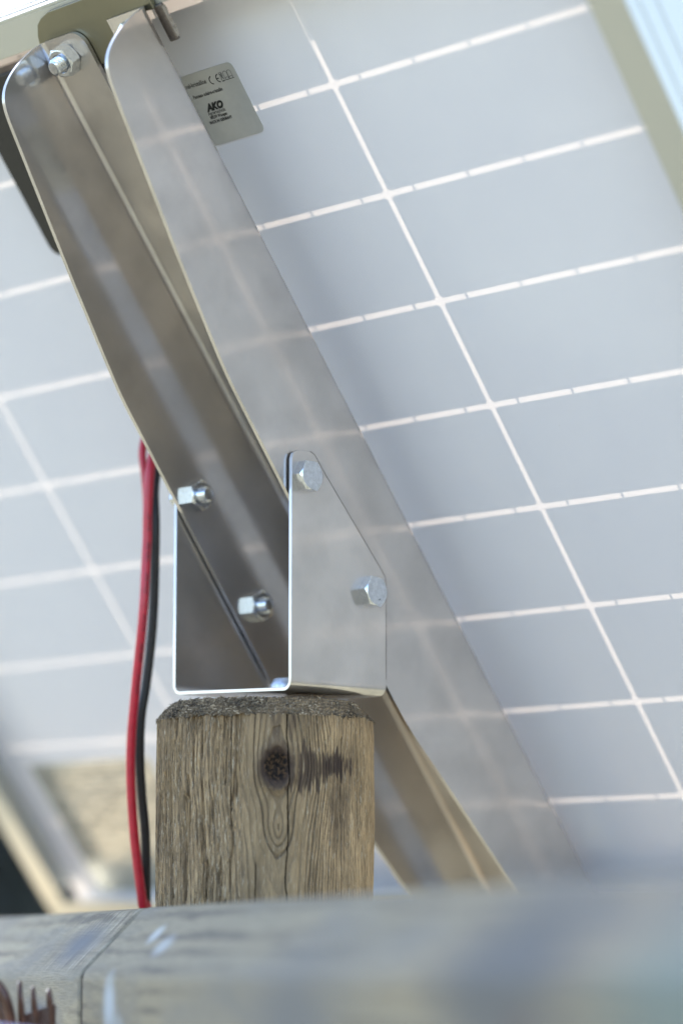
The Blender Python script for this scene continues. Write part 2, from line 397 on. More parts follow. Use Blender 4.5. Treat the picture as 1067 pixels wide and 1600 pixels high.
H = H - .0025*np.exp(-(knot_d/.75)**2) + .0012*np.exp(-((knot_d-1.35)/.4)**2) - .0004*r_r*rt
H = H + .0024*(fbm(U*38, Z*9, 121)-.5) + .0009*(fbm(U*160, Z*30, 122)-.5)
# the back, where nobody modelled the knot, stays plain
RAD = R0 + H
jag = .0022*(fbm(th*R0*420, th*0, 131)-.5) + .0012*(fbm(th*R0*1500, th*0, 133)-.5)
Zj = Z + jag[None, :]*np.clip(1+(Z+.0115)/.006, 0, 1)
# chamfer and top rings
chs = []
ncz = 34
for i in range(ncz):
    f = i/ncz; nn = .0016*(fbm(th*R0*700+i*1.7, th*0+i*.9, 141)-.5)*2 + .0006*(fbm(th*R0*2600+i*7, th*0+i*3.1, 143)-.5)*2
    rr = .0405 + (R0-.0405)*f**.85 + nn*.6; zz = -.0035 - .0085*f**1.15 + nn*.6 + jag*f
    chs.append((rr, zz, 0*th+f))
VX = [np.zeros(1)]; rows_r = [c[0] for c in chs]; rows_z = [c[1] for c in chs]
RR = np.vstack(rows_r + [RAD]); ZZ = np.vstack(rows_z + [Zj]); NT_, NR = len(th), RR.shape[0]
X = RR*np.cos(th)[None, :]; Y = RR*np.sin(th)[None, :]
verts = np.stack([X, Y, ZZ], -1).reshape(-1, 3); verts = np.vstack([verts, [[0, 0, -.0035]]])
ii = np.arange(NR-1)[:, None]*NT_; jj = np.arange(NT_)[None, :]; jn = (jj+1) % NT_
quads = np.stack([ii+jj, ii+NT_+jj, ii+NT_+jn, ii+jn], -1).reshape(-1, 4)
me = bpy.data.meshes.new('round_timber')
faces = [tuple(q) for q in quads.tolist()] + [(NR*NT_, j, (j+1) % NT_) for j in range(NT_)]
me.from_pydata(verts.tolist(), [], faces); me.update()
def put(name, chv, arr):
    a = me.attributes.new(name, 'FLOAT', 'POINT'); full = np.concatenate([np.broadcast_to(chv, (ncz, NT_)).ravel(), arr.ravel(), [0]]).astype(np.float32); a.data.foreach_set('value', full)
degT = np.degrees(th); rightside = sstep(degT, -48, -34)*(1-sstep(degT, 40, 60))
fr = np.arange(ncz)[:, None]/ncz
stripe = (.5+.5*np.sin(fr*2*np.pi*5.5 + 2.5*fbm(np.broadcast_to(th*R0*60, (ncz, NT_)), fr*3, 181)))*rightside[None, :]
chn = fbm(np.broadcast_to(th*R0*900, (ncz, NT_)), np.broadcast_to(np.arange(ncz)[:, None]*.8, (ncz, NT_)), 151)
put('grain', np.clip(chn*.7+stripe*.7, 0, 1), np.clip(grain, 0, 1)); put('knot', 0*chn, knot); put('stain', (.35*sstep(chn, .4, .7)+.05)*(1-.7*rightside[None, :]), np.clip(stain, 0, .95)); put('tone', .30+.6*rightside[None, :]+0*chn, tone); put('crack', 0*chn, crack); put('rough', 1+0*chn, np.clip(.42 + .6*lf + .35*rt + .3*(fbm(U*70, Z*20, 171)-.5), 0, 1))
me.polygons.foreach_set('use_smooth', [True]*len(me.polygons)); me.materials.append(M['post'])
post = empty('wooden_post', 'round weathered pine post with a dark knot and rough chamfered top carrying the bracket', 'post')
tim = bpy.data.objects.new('timber', me); COL.objects.link(tim); tim.parent = post
fb = MB()
for i in range(3000):
    a = front + math.radians(random.uniform(-100, 100)); f = random.random()**.8
    rr = .0405 + (R0-.0405)*f**.85; z = -.0035 - .0085*f**1.15 + float(np.interp(a, th[:800], jag[:800]))*f
    if math.degrees(a) > -42 and math.degrees(a) < 50 and f < .86 and random.random() < .85: continue
    er = Vector((math.cos(a), math.sin(a), 0)); et = Vector((-math.sin(a), math.cos(a), 0))
    nrm = (er*.7 + Vector((0, 0, 1))*.7).normalized(); dn = (er*.7 - Vector((0, 0, 1))*.7).normalized()
    L = random.uniform(.0008, .0028); d = (et*random.gauss(0, 1) + dn*random.gauss(0, .55) + nrm*random.uniform(0, .22)).normalized()
    if f > .88 and random.random() < .5: d = (Vector((0, 0, -1))*random.uniform(-.3, 1) + er*random.uniform(.1, .6) + et*random.gauss(0, .5)).normalized(); L *= .7
    sd = d.cross(nrm).normalized()*random.uniform(.00012, .00042)
    p = er*rr + Vector((0, 0, z)) + nrm*random.uniform(-.0002, .0005); b = nrm*random.uniform(-.0001, .0003)
    th_ = nrm*.00012
    fb.add([p-sd, p+sd, p+d*L*.5+sd*.8+b, p+d*L*.5-sd*.8+b, p+d*L+b*.3, p+d*L*.5+b+th_*2, p+th_*1.5], [(0, 1, 2, 3), (3, 2, 4), (0, 6, 1), (6, 5, 2, 1), (0, 3, 5, 6), (5, 4, 2), (3, 4, 5)])
fb.build('torn_fibres', M['fibre'], post, fix=False)

# ================================================================== U shoe on top of the post
W2, T = .0397, .0017
YF, YB = -.0216, .0385
shoe = empty('post_bracket', 'bright stainless steel U shaped bracket screwed onto the top of the round post', 'bracket')
ear_poly = [(YF, .006), (YF, .1035), (-.0205, .1062), (-.0185, .1075), (-.0095, .1078), (-.0072, .1068), (-.0045, .1035), (.0000, .0980), (.0355, .0583), (.0376, .0555), (YB, .0525), (YB, .006)]
def tiltz(x, y):   # the bracket sits slightly out of level on the sawn top
    return -.045*x*(1 if x < 0 else .55)*(1 if x < 0 else (1-(y-YF)/(YB-YF)))
def shoe_mesh():
    """one folded sheet: left ear, base with rounded folds, right ear"""
    m = MB(); RO = .0048
    prof = [(-W2, .006)]
    for k in range(9):
        a = math.pi + k/8*math.pi/2; prof.append((-W2+RO+RO*math.cos(a), RO+RO*math.sin(a)))
    inner = [(-W2+T, .006)] + [(-W2+RO+(RO-T)*math.cos(math.pi+k/8*math.pi/2), RO+(RO-T)*math.sin(math.pi+k/8*math.pi/2)) for k in range(9)]
    out = prof + [(-x, z) for x, z in prof[::-1]]; inn = inner + [(-x, z) for x, z in inner[::-1]]
    n = len(out); ys = [YF + (YB-YF)*k/6 for k in range(7)]
    V = []; F = []
    for y in ys:
        for x, z in out + inn: V.append((x, y, z + tiltz(x, y)*(1 if z < .0055 else .5) + .0002))
    N2 = 2*n
    for j in range(6):
        for i in range(n-1):
            F.append((j*N2+i, j*N2+i+1, (j+1)*N2+i+1, (j+1)*N2+i)); F.append((j*N2+n+i, (j+1)*N2+n+i, (j+1)*N2+n+i+1, j*N2+n+i+1))
    for j, s in ((0, 1), (6, -1)):
        for i in range(n-1): F.append((j*N2+i, j*N2+n+i, j*N2+n+i+1, j*N2+i+1)[::s])
    base_n = len(V); m.add(V, F)
    for s in (-1, 1):
        # ear sheet, one closed piece meeting the fold
        po = [(y, z + (tiltz(s*W2, y)*.5 + .0002 if z < .007 else 0)) for y, z in ear_poly]; k = len(po)
        Vv = [(s*W2, y, z) for y, z in po] + [(s*(W2-T), y, z) for y, z in po]
        m.add(Vv, [tuple(range(k)), tuple(range(k, 2*k))[::-1]] + [(i, (i+1) % k, k+(i+1) % k, k+i) for i in range(k-1)])
    o = m.build('folded_sheet', M['steel_shoe'], shoe, None)
    import bmesh
    b = bmesh.new(); b.from_mesh(o.data); bmesh.ops.remove_doubles(b, verts=b.verts, dist=.00003); bmesh.ops.recalc_face_normals(b, faces=b.faces); b.to_mesh(o.data); b.free()
    me = o.data; me.polygons.foreach_set('use_smooth', [True]*len(me.polygons)); me.set_sharp_from_angle(angle=math.radians(32))
    md = o.modifiers.new('bevel', 'BEVEL'); md.width = .00015; md.segments = 2; md.limit_method = 'ANGLE'; md.angle_limit = math.radians(60)
    return o
shoe_mesh()
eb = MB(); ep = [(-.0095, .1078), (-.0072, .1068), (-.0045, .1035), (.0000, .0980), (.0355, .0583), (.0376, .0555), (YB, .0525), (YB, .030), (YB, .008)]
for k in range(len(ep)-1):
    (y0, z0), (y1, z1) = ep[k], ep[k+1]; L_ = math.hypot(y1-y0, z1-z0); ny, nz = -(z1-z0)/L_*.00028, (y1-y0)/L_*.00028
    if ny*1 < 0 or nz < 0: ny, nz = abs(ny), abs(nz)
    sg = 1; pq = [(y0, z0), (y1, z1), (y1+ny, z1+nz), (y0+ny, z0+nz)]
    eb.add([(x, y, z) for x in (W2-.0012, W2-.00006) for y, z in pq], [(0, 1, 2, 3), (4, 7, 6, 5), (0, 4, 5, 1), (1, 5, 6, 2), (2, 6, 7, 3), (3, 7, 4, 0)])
eb.build('gap_shade_strip', simple('dark_gap_shade', (.05, .042, .036), .7, .5, 2200, .8, .8), shoe, fix=True)  # dark strip added as the contact shade between right ear and rail
XP, XM = Vector((1, 0, 0)), Vector((-1, 0, 0))
def bolt(name, o, axis, rot, parent, head=True, stick=.009, text=None, nut_label=None, washer=False):
    """o on the outer face of the head side; axis = the way the head (or nut) points"""
    a = Vector(axis).normalized(); ref = Vector((0, 0, 1)) if abs(a.z) < .9 else Vector((0, 1, 0))
    x = ref.cross(a).normalized(); y = a.cross(x); x, y = x*math.cos(rot)+y*math.sin(rot), -x*math.sin(rot)+y*math.cos(rot)
    M4 = axes(o, x, y, a)
    if head:
        b = MB(); b.hexnut(.0053, .013, M4, .0061, both=False); bo = b.build(name, M['zinc'], parent, 25)
        s = MB(); s.lathe([(.0067*.9, .0), (.0067*.9, .00035)], 40, M4); 
        if text:
            tm = MB()
            for (bd, sz, tx, ty) in text:
                V, F = text_geo(bd, sz, tx, ty, bold=.00003)
                tm.add([M4 @ Vector((v[0], v[1], .00535)) for v in V] + [M4 @ Vector((v[0], v[1], .0052)) for v in V], F)
            k = tm.build('stamped_marks', M['zinc_mark'], bo, fix=False)
            sl = k.modifiers.new('s', 'SOLIDIFY'); sl.thickness = .00012
        return bo
    b = MB(); b.hexnut(.0065, .013, M4, .0061, hole=.0041, both=True); M5 = M4
    bo = None
    s = MB(); s.thread(.0039, .0, .0065+stick, M4); bo = s.build(name, M['zinc'], parent, 30)
    b.build('nut', M['zinc'], bo, 25)
    return bo
A, B = (-.0150+.0015, .0960), (.0275, .0472)
b1 = bolt('bolt', Vector((W2, A[0], A[1])), XP, .50, shoe, text=[('8.8', .0030, .0008, .0012), ('YAY', .0024, -.0040, -.0030)]); b1['label'] = 'upper hexagon bolt head on the bright right ear'
b2 = bolt('bolt', Vector((W2, B[0], B[1])), XP, .42, shoe, text=[('8.8', .0030, -.0016, .0022), ('M', .0026, -.0010, -.0046)]); b2['label'] = 'lower hexagon bolt head on the bright right ear'
b3 = bolt('bolt', Vector((-W2+T+.0001+T, A[0]+.001, A[1]-.0003)), XP, .05, shoe, head=False, stick=.0042); b3['label'] = 'upper threaded end with nut inside the left rail'
b4 = bolt('bolt', Vector((-W2+T+.0001+T, B[0]-.001, B[1]-.0003)), XP, .02, shoe, head=False, stick=.0042); b4['label'] = 'lower threaded end with nut inside the left rail'
for pA, sd in ((A, 1), (B, 2)):   # heads outside the left ear
    bolt('bolt_head', Vector((-W2, pA[0], pA[1])), XM, .3*sd, shoe)
sc = MB(); sc.lathe([(.0060, .0), (.0062, .0030), (.0060, .0042), (.0052, .0052), (.0044, .0066), (.0034, .0071), (.0026, .0070), (.0022, .0058)], 40, Matrix.Translation((.0032, .0085, .0020)) @ Matrix.Rotation(.06, 4, 'X'))
sc.build('wood_screw', M['zinc_rough'], shoe, 35)
for (sx, sy) in ((.018, .022), (-.022, .005)):
    s2 = MB(); s2.lathe([(.0062, .0), (.0063, .0006), (.0055, .0016), (.0048, .0032), (.0036, .0038), (.0030, .0036), (.0024, .0022)], 40, Matrix.Translation((sx, sy+.012, .0024))); s2.build('wood_screw', M['zinc'], shoe, 35)

# ================================================================== tilted frame of reference for arm and panel
TILT = math.radians(52.096); PHI = math.pi - TILT          # local x = along the rows, y = up the panel, z = out of its back
RX = Matrix.Rotation(PHI, 4, 'X')
arm_org = Vector((0, .02, -.096)); 
def org(local): return RX @ Vector(local)
ARM0 = (0, -.19, -.096)                                       # lower end of the arm
arm = empty('support_arm', 'pair of long brushed stainless rails with flared edges leaning from post bracket to panel', 'support arm', org(ARM0), (PHI, 0, 0))
XO, ZB, TT = .0370, -.0975, .002
top_prof = [(-.2985, -.0925), (-.2982, -.0870), (-.2972, -.0800), (-.2955, -.0735), (-.2930, -.0672), (-.2895, -.0617), (-.2850, -.0588), (-.2785, -.0572), (-.2387, -.0513), (-.2000, -.0455), (-.1600, -.0404), (-.1480, -.0390), (-.1400, -.0384), (-.115, -.0380), (-.06, -.0370), (.0224, -.0360), (.040, -.0360), (.052, -.0370), (.081, -.0411), (.131, -.0470), (.165, -.0510), (.185, -.0560), (.193, -.065), (.196, -.080), (.1965, -.0925)]
# refine so that the curve is smooth
S = np.array([p[0] for p in top_prof]); NN = np.array([p[1] for p in top_prof])
par = np.concatenate([[0], np.cumsum(np.hypot(np.diff(S), np.diff(NN)))])
q = np.unique(np.concatenate([par, np.linspace(0, .06, 30), np.linspace(.06, par[-1]-.06, 60), np.linspace(par[-1]-.06, par[-1], 24)]))
q = q[np.concatenate([[True], np.diff(q) > 1e-5])]
def smoothi(x, xp, fp):   # local smoothing of the polyline
    w = .004; return sum(np.interp(np.clip(x+d*w, xp[0], xp[-1]), xp, fp) for d in (-1, -.5, 0, .5, 1))/5
Sq, Nq = smoothi(q, par, S), smoothi(q, par, NN)
def rail(sgn, slot, label, topround):
    m = MB(); RB = .0048; V = []; F = []; rows = 0
    for s, nf in zip(Sq, Nq):
        O = []; I = []
        zt = max(nf, ZB+RB+.0004)
        for k in range(5):
            z = zt + (ZB+RB-zt)*k/4; O.append((XO, z)); I.append((XO-TT, z))
        for k in range(1, 9):
            a = k/8*math.pi/2; O.append((XO-RB+RB*math.cos(a), ZB+RB-RB*math.sin(a))); I.append((XO-RB+(RB-TT)*math.cos(a), ZB+RB-(RB-TT)*math.sin(a)))
        xe = slot
        if topround:
            d = min(s+.2985, .1965-s)
            if d < .008: xe = slot + .008 - math.sqrt(max(0, .008**2-(.008-d)**2))
        O.append((xe, ZB)); I.append((xe, ZB+TT))
        for x, z in O + I: V.append((sgn*x, -s-ARM0[1], z-ARM0[2]))
        n = len(O); rows += 1
    N2 = 2*n
    for j in range(rows-1):
        for i in range(n-1):
            F.append((j*N2+i, j*N2+i+1, (j+1)*N2+i+1, (j+1)*N2+i)); F.append((j*N2+n+i, (j+1)*N2+n+i, (j+1)*N2+n+i+1, j*N2+n+i+1))
        F.append((j*N2, (j+1)*N2, (j+1)*N2+n, j*N2+n)); F.append((j*N2+n-1, j*N2+N2-1, (j+1)*N2+N2-1, (j+1)*N2+n-1))
    for j in (0, rows-1):
        for i in range(n-1): F.append((j*N2+i, j*N2+n+i, j*N2+n+i+1, j*N2+i+1))
    m.add(V, F); o = m.build('folded_rail', M['steel'], arm, 30)
    o['label'] = label
    return o
rail(1, .0105, 'bright right rail seen from its outer side', False)
rail(-1, .0085, 'dark left rail seen from its inner side', True)
def L(x, y, z): return Vector((x-ARM0[0], y-ARM0[1], z-ARM0[2]))
hb = bolt('hinge_bolt', L(-.0232, .2880, ZB+TT), (0, 0, 1), .35, arm, head=False, stick=.0052)
hb2 = bolt('hinge_bolt', L(.0245, .2885, ZB+TT), (0, 0, 1), .1, arm, head=False, stick=.004)

# ================================================================== solar panel
ZBK = -.122; PX0, PX1, PS0, PS1 = -.4045, .2722, -.3135, .2085
PO = (-.066, -PS1, ZBK)
panel = empty('solar_panel', 'tilted solar panel seen from its white back with glowing cell gaps and aluminium frame', 'solar panel', org(PO), (PHI, 0, 0))
def P(x, s, z): return (x-PO[0], -s-PO[1], z-PO[2])
def pbox(m, x0, x1, s0, s1, z0, z1):
    a = P(x0, s0, z0); b = P(x1, s1, z1); m.box(min(a[0], b[0]), max(a[0], b[0]), min(a[1], b[1]), max(a[1], b[1]), min(a[2], b[2]), max(a[2], b[2]))
bs = MB(); nx, ny = 34, 26
V = [P(PX0+.002+(PX1-PX0-.004)*i/nx, PS0+.002+(PS1-PS0-.004)*j/ny, ZBK) for j in range(ny+1) for i in range(nx+1)]
bs.add(V, [(j*(nx+1)+i, j*(nx+1)+i+1, (j+1)*(nx+1)+i+1, (j+1)*(nx+1)+i) for j in range(ny) for i in range(nx)])
backo = bs.build('backsheet', M['backsheet'], panel, 30, fix=False)
# cells lie right behind the sheet: octagon like plates with small gaps; ribbons cross the gaps
CX0, CW, CS0, CH, GAP = -.3902, .1609, -.2885, .05454, .0028
cm = MB()
for i in range(4):
    for j in range(9):
        x0, x1 = CX0+i*CW+GAP/2, CX0+(i+1)*CW-GAP/2; s0, s1 = CS0+j*CH+GAP/2, CS0+(j+1)*CH-GAP/2; c = .0012
        pts = [(x0+c, s0), (x1-c, s0), (x1, s0+c), (x1, s1-c), (x1-c, s1), (x0+c, s1), (x0, s1-c), (x0, s0+c)]
        V = [P(x, s, ZBK-.0004) for x, s in pts] + [P(x, s, ZBK-.0007) for x, s in pts]
        cm.add(V, [tuple(range(8)), tuple(range(8, 16))[::-1]] + [(k, (k+1) % 8, 8+(k+1) % 8, 8+k) for k in range(8)])
    for b in range(5):
        x = CX0+(i+.1+.2*b)*CW; pbox(cm, x-.0006, x+.0006, CS0-.004, CS0+9*CH+.004, ZBK-.00075, ZBK-.00035)
pbox(cm, CX0+3*CW-.0011, CX0+3*CW+.0011, -.290, -.2555, ZBK-.0012, ZBK-.0008)  # added cover that narrows the upper column gap to dim its glow
cm.build('cell_array', M['cell'], panel, fix=False)
gm = MB(); pbox(gm, PX0+.002, PX1-.002, PS0+.002, PS1-.002, ZBK-.0052, ZBK-.0020); gm.build('front_glass', M['glass'], panel)
LIP, FT, ZL, ZF = .017, .0016, -.101, -.136
def frame_side(name, x0, x1, s0, s1, side):
    m = MB()
    if side in 'LR':
        xo, xi = (x0, x0+FT) if side == 'L' else (x1-FT, x1)
        pbox(m, xo, xi, s0, s1, ZF, ZL); pbox(m, (x0+FT if side == 'L' else x0), (x1 if side == 'L' else x1-FT), s0, s1, ZL-FT, ZL-.00002)
        pbox(m, (x0 if side == 'L' else x1-.010), (x0+.010 if side == 'L' else x1), s0, s1, ZF-.0012, ZF-.0001)
        g = (x0-.0003, x0-.00001) if side == 'L' else (x1+.00001, x1+.0003)
        for zc in (-.110, -.1205): pbox(m, g[0], g[1], s0, s1, zc-.0012, zc+.0012)
    else:
        so, si = (s0, s0+FT) if side == 'T' else (s1-FT, s1)
        pbox(m, x0, x1, so, si, ZF, ZL); pbox(m, x0, x1, (s0+FT if side == 'T' else s0), (s1 if side == 'T' else s1-FT), ZL-FT, ZL-.00002)
        pbox(m, x0, x1, (s0 if side == 'T' else s1-.010), (s0+.010 if side == 'T' else s1), ZF-.0012, ZF-.0001)
        g = (s0-.0006, s0-.00001) if side == 'T' else (s1+.00001, s1+.0006)
        for zc in (-.110, -.1205): pbox(m, x0, x1, g[0], g[1], zc-.0012, zc+.0012)
    o = m.build(name, M['frame'], panel); bevel(o, .0003, 2); return o
frame_side('frame_rail', PX0, PX0+LIP, PS0+LIP+.0002, PS1-LIP-.0004, 'L')
frame_side('frame_rail', PX1-LIP, PX1, PS0+LIP+.0002, PS1-LIP-.0004, 'R')
frame_side('frame_rail', PX0, PX1, PS0, PS0+LIP, 'T')
frame_side('frame_rail', PX0, PX1, PS1-LIP, PS1, 'B')
# hinge plate bolted to the top frame rail, with a tab folded towards the panel on its right
pp = [(-.0400, .2975), (-.0385, .3015), (-.0350, .3065), (-.0310, .3088), (-.0250, .3104), (.0360, .3104), (.0385, .3085), (.0385, .2955), (.0160, .2968), (.0120, .2960), (.0090, .2925), (.0090, .2800), (-.0400, .2800)]
hp = MB(); hp.prism([(x-PO[0], y-PO[1]) for x, y in pp], ZL+.0004-PO[2], ZL+.0031-PO[2]); o = hp.build('hinge_plate', M['steel_plate'], panel); bevel(o, .0004, 2)
tb = MB(); pbox(tb, .0370, .0424, -.2968, -.2792, -.1012, -.0988); o2 = tb.build('side_strip', M['steel_dark'], panel); bevel(o2, .0008, 3)
ce = MB(); pbox(ce, .04242, .0427, -.2955, -.2805, -.1009, -.0991)
for k in range(40):
    s_ = random.uniform(-.2955, -.281); w_ = random.uniform(.0002, .0006); pbox(ce, .0425, .0427+random.uniform(0, .0007)*random.random(), s_, s_+w_, -.1010, -.1010+random.uniform(.0008, .0022))
ce.build('cut_edge', M['cut_edge'], o2)
# junction box
jb = MB(); cx0, cx1, cs0, cs1 = -.1095, -.020, -.290, -.1965; rr = .007; poly = []
for (ax, as_, a0) in ((cx0+rr, -cs1+rr, 180), (cx1-rr, -cs1+rr, 270), (cx1-rr, -cs0-rr, 0), (cx0+rr, -cs0-rr, 90)):
    for k in range(7): a = math.radians(a0+k*15); poly.append((ax+rr*math.cos(a)-PO[0], as_+rr*math.sin(a)-PO[1]))
jb.prism(poly, .0004, .0190); jbo = jb.build('junction_box', M['junction'], panel, 35); bevel(jbo, .0012, 3)

# labels on the back sheet
def rrect(x0, x1, y0, y1, r):
    out = []
    for (ax, ay, a0) in ((x0+r, y0+r, 180), (x1-r, y0+r, 270), (x1-r, y1-r, 0), (x0+r, y1-r, 90)):
        for k in range(7): a = math.radians(a0+k*15); out.append((ax+r*math.cos(a), ay+r*math.sin(a)))
    return out
def label_plate(name, x0, x1, s0, s1, r, mat):
    m = MB(); m.prism([(x-PO[0], y-PO[1]) for x, y in rrect(x0, x1, -s1, -s0, r)], .0001, .0004); o = m.build(name, mat, panel); return o
lab = label_plate('type_label', -.075, .0422, -.2580, -.2228, .003, M['label']); lab['label'] = 'silver grey sticker with maker logo beside the right rail'
ink = MB(); Zi = .00046
def T_(body, size, x, y, **kw):
    V, F = text_geo(body, size, x, y, **kw); ink.add([(v[0]-PO[0], v[1]-PO[1], Zi) for v in V], F)
def poly_(pts): ink.add([(x-PO[0], y-PO[1], Zi) for x, y in pts], [tuple(range(len(pts)))])
def line_(x0, y0, x1, y1, w):
    d = Vector((x1-x0, y1-y0)).normalized()*w/2; n = Vector((-d.y, d.x)); poly_([(x0+n.x-d.x, y0+n.y-d.y), (x0-n.x-d.x, y0-n.y-d.y), (x1-n.x+d.x, y1-n.y+d.y), (x1+n.x+d.x, y1+n.y+d.y)])
def arc_(cx, cy, r, w, a0, a1, n=20):
    for k in range(n):
        p, q = math.radians(a0+(a1-a0)*k/n), math.radians(a0+(a1-a0)*(k+1)/n)
        poly_([(cx+(r+w)*math.cos(p), cy+(r+w)*math.sin(p)), (cx+(r+w)*math.cos(q), cy+(r+w)*math.sin(q)), (cx+r*math.cos(q), cy+r*math.sin(q)), (cx+r*math.cos(p), cy+r*math.sin(p))])
T_('Solarpanel-kristalline', .0031, .0226, .2518, width=.0212, align='RIGHT', bold=.00004)
arc_(.0267, .2523, .0016, .00055, 95, 265); arc_(.0312, .2523, .0016, .00055, 95, 265); line_(.0293, .2523, .0307, .2523, .0005)
for a in ((.0320, .2506, .0338, .2506), (.0320, .2546, .0338, .2546), (.0320, .2506, .0320, .2546), (.0338, .2506, .0338, .2546)): line_(*a, .00016)
line_(.0323, .2512, .0336, .2542, .0002); line_(.0336, .2512, .0323, .2542, .0002); line_(.0324, .2538, .0335, .2538, .0003); line_(.0325, .2538, .0327, .2518, .0002); line_(.0334, .2538, .0332, .2518, .0002); line_(.0324, .2504, .0335, .2504, .0005)
for x0 in (.0346, .0372):   # open book
    line_(x0, .2510, x0, .2538, .0002); line_(x0+.0023, .2510, x0+.0023, .2538, .0002)
    arc_(x0+.00115, .2534, .0011, .0002, 15, 165); arc_(x0+.00115, .2505, .0011, .0002, 15, 165)
line_(.0343, .2505, .0398, .2505, .0003)
T_('Panneau solaire-cristallin', .0024, .0298, .2464, width=.0196, align='RIGHT', bold=.00006)
T_('AKO', .0046, .0142, .2391, width=.0118, bold=.00036, shear=.32)
T_('Agrartechnik', .0024, .0140, .2371, width=.0117, bold=.00004)
T_('88239 Wangen', .0020, .0142, .2352, width=.0112, bold=.00008)
T_('MADE IN GERMANY', .0020, .0124, .2330, width=.0150, bold=.00008)
io = ink.build('printed_text', M['ink'], lab, fix=False)
lab2 = label_plate('rating_label', -.3765, -.2690, .1055, .1985, .003, M['label2']); lab2['label'] = 'large pale data sticker at the lower left of the panel, out of focus'
ink = MB(); y = -.110
while y > -.176:
    x = -.371; 
    while x < -.278:
        wd = random.uniform(.004, .018); 
        if random.random() < .8: poly_([(x, y), (x, y-.0016), (min(x+wd, -.274), y-.0016), (min(x+wd, -.274), y)])
        x += wd+random.uniform(.0015, .007)
    y -= .0036
ink.build('faint_print_lines', M['ink_grey'], lab2, fix=False)

# ================================================================== cables
def cable(name, pts, r, mat, label, group=None):
    path = catmull(pts, 14); o = MB(); o.tube(path, r, 20); c = tag(o.build(name, mat, None, 60, fix=False), label, 'cable', group); return c, path
redp = [(-.050, .012, .235), (-0.0688, -0.0052, 0.1487), (-0.0659, -0.0092, 0.1337), (-0.0663, -0.0115, 0.1226), (-0.0652, -0.0148, 0.1097), (-0.0657, -0.0156, 0.0911), (-0.0661, -0.0155, 0.0758), (-0.0671, -0.0166, 0.0422), (-0.073, -0.0155, 0.0092), (-0.0771, -0.0144, -0.0147), (-0.0795, -0.0124, -0.0357), (-0.0812, -0.0083, -0.0627), (-0.0818, -0.0025, -0.0926), (-0.0822, 0.0017, -0.1136), (-.078, 0, -.30), (-.09, .01, -.7), (-.12, .03, -1.24)]
cr, path = cable('red_cable', redp, .00228, M['red'], 'red PVC cable with printed lettering hanging beside the post', 'cables hanging from the panel')
blp = [(-.050, .020, .235), (-0.0718, 0.0015, 0.1501), (-0.0696, -0.0027, 0.1335), (-0.0696, -0.0054, 0.1191), (-0.0690, -0.0086, 0.1031), (-0.0679, -0.0088, 0.0828), (-0.0713, -0.0066, 0.0433), (-0.0751, -0.0069, 0.0129), (-0.0775, -0.0082, -0.0053), (-0.0791, -0.0074, -0.0234), (-0.0804, -0.0048, -0.0414), (-0.0814, -0.0013, -0.0625), (-0.0844, 0.0021, -0.0925), (-0.0869, 0.0041, -0.1136), (-.076, .012, -.30), (-.088, .02, -.7), (-.118, .045, -1.24)]
cable('black_cable', blp, .0023, M['black'], 'black PVC cable hanging behind and right of the red one', 'cables hanging from the panel')
lp = [(-.068, .012, .235), (-0.0763, -0.0037, 0.1531), (-0.0786, -0.0052, 0.1359), (-0.0794, -0.0075, 0.1228), (-0.0776, -0.0073, 0.1104), (-0.0765, -0.0068, 0.0932), (-0.0764, -0.0073, 0.0622), (-0.0794, -0.0067, 0.0316), (-0.0851, -0.0058, 0.0014), (-0.0894, -0.0037, -0.0289), (-0.0917, 0.0011, -0.0622), (-0.0926, 0.0067, -0.0924), (-0.0929, 0.0109, -0.1136), (-.084, .016, -.30), (-.095, .022, -.7), (-.13, .05, -1.24)]
cable('inner_cable', lp, .0019, M['red'], 'thin dark red cable mostly hidden behind the lettered red one')
# lettering wrapped round the red cable
acc = [0]
for i in range(1, len(path)): acc.append(acc[-1] + (path[i]-path[i-1]).length)
txt = MB(); start = None
for i, p in enumerate(path):
    if start is None and p.z < .091: start = acc[i]
pos = start; view = (CAM - Vector((-.07, -.01, .02))).normalized()
def wrapv(s, y):
    i = min(max(1, int(np.searchsorted(acc, s))), len(path)-1); t = (path[i]-path[i-1]).normalized(); p = path[i-1] + t*(s-acc[i-1])
    a = (view - t*view.dot(t)).normalized(); b = a.cross(t)
    if b.dot(rgt) < 0: b = -b
    ang = (y)/.0023 + .10; return p + a*(.00236*math.cos(ang)) + b*(.00236*math.sin(ang))
for body, gap in (('ZR-RVB', .0055), ('300/300V', .0055), ('2X2.5mm²', .009))*2:
    V, F = text_geo(body, .0021, 0, 0, bold=.00002); wd = max(v[0] for v in V)
    txt.add([wrapv(pos+v[0]*1.15, v[1]) for v in V], F); pos += wd*1.15+gap
txt.build('printed_text', M['red_ink'], cr, fix=False)

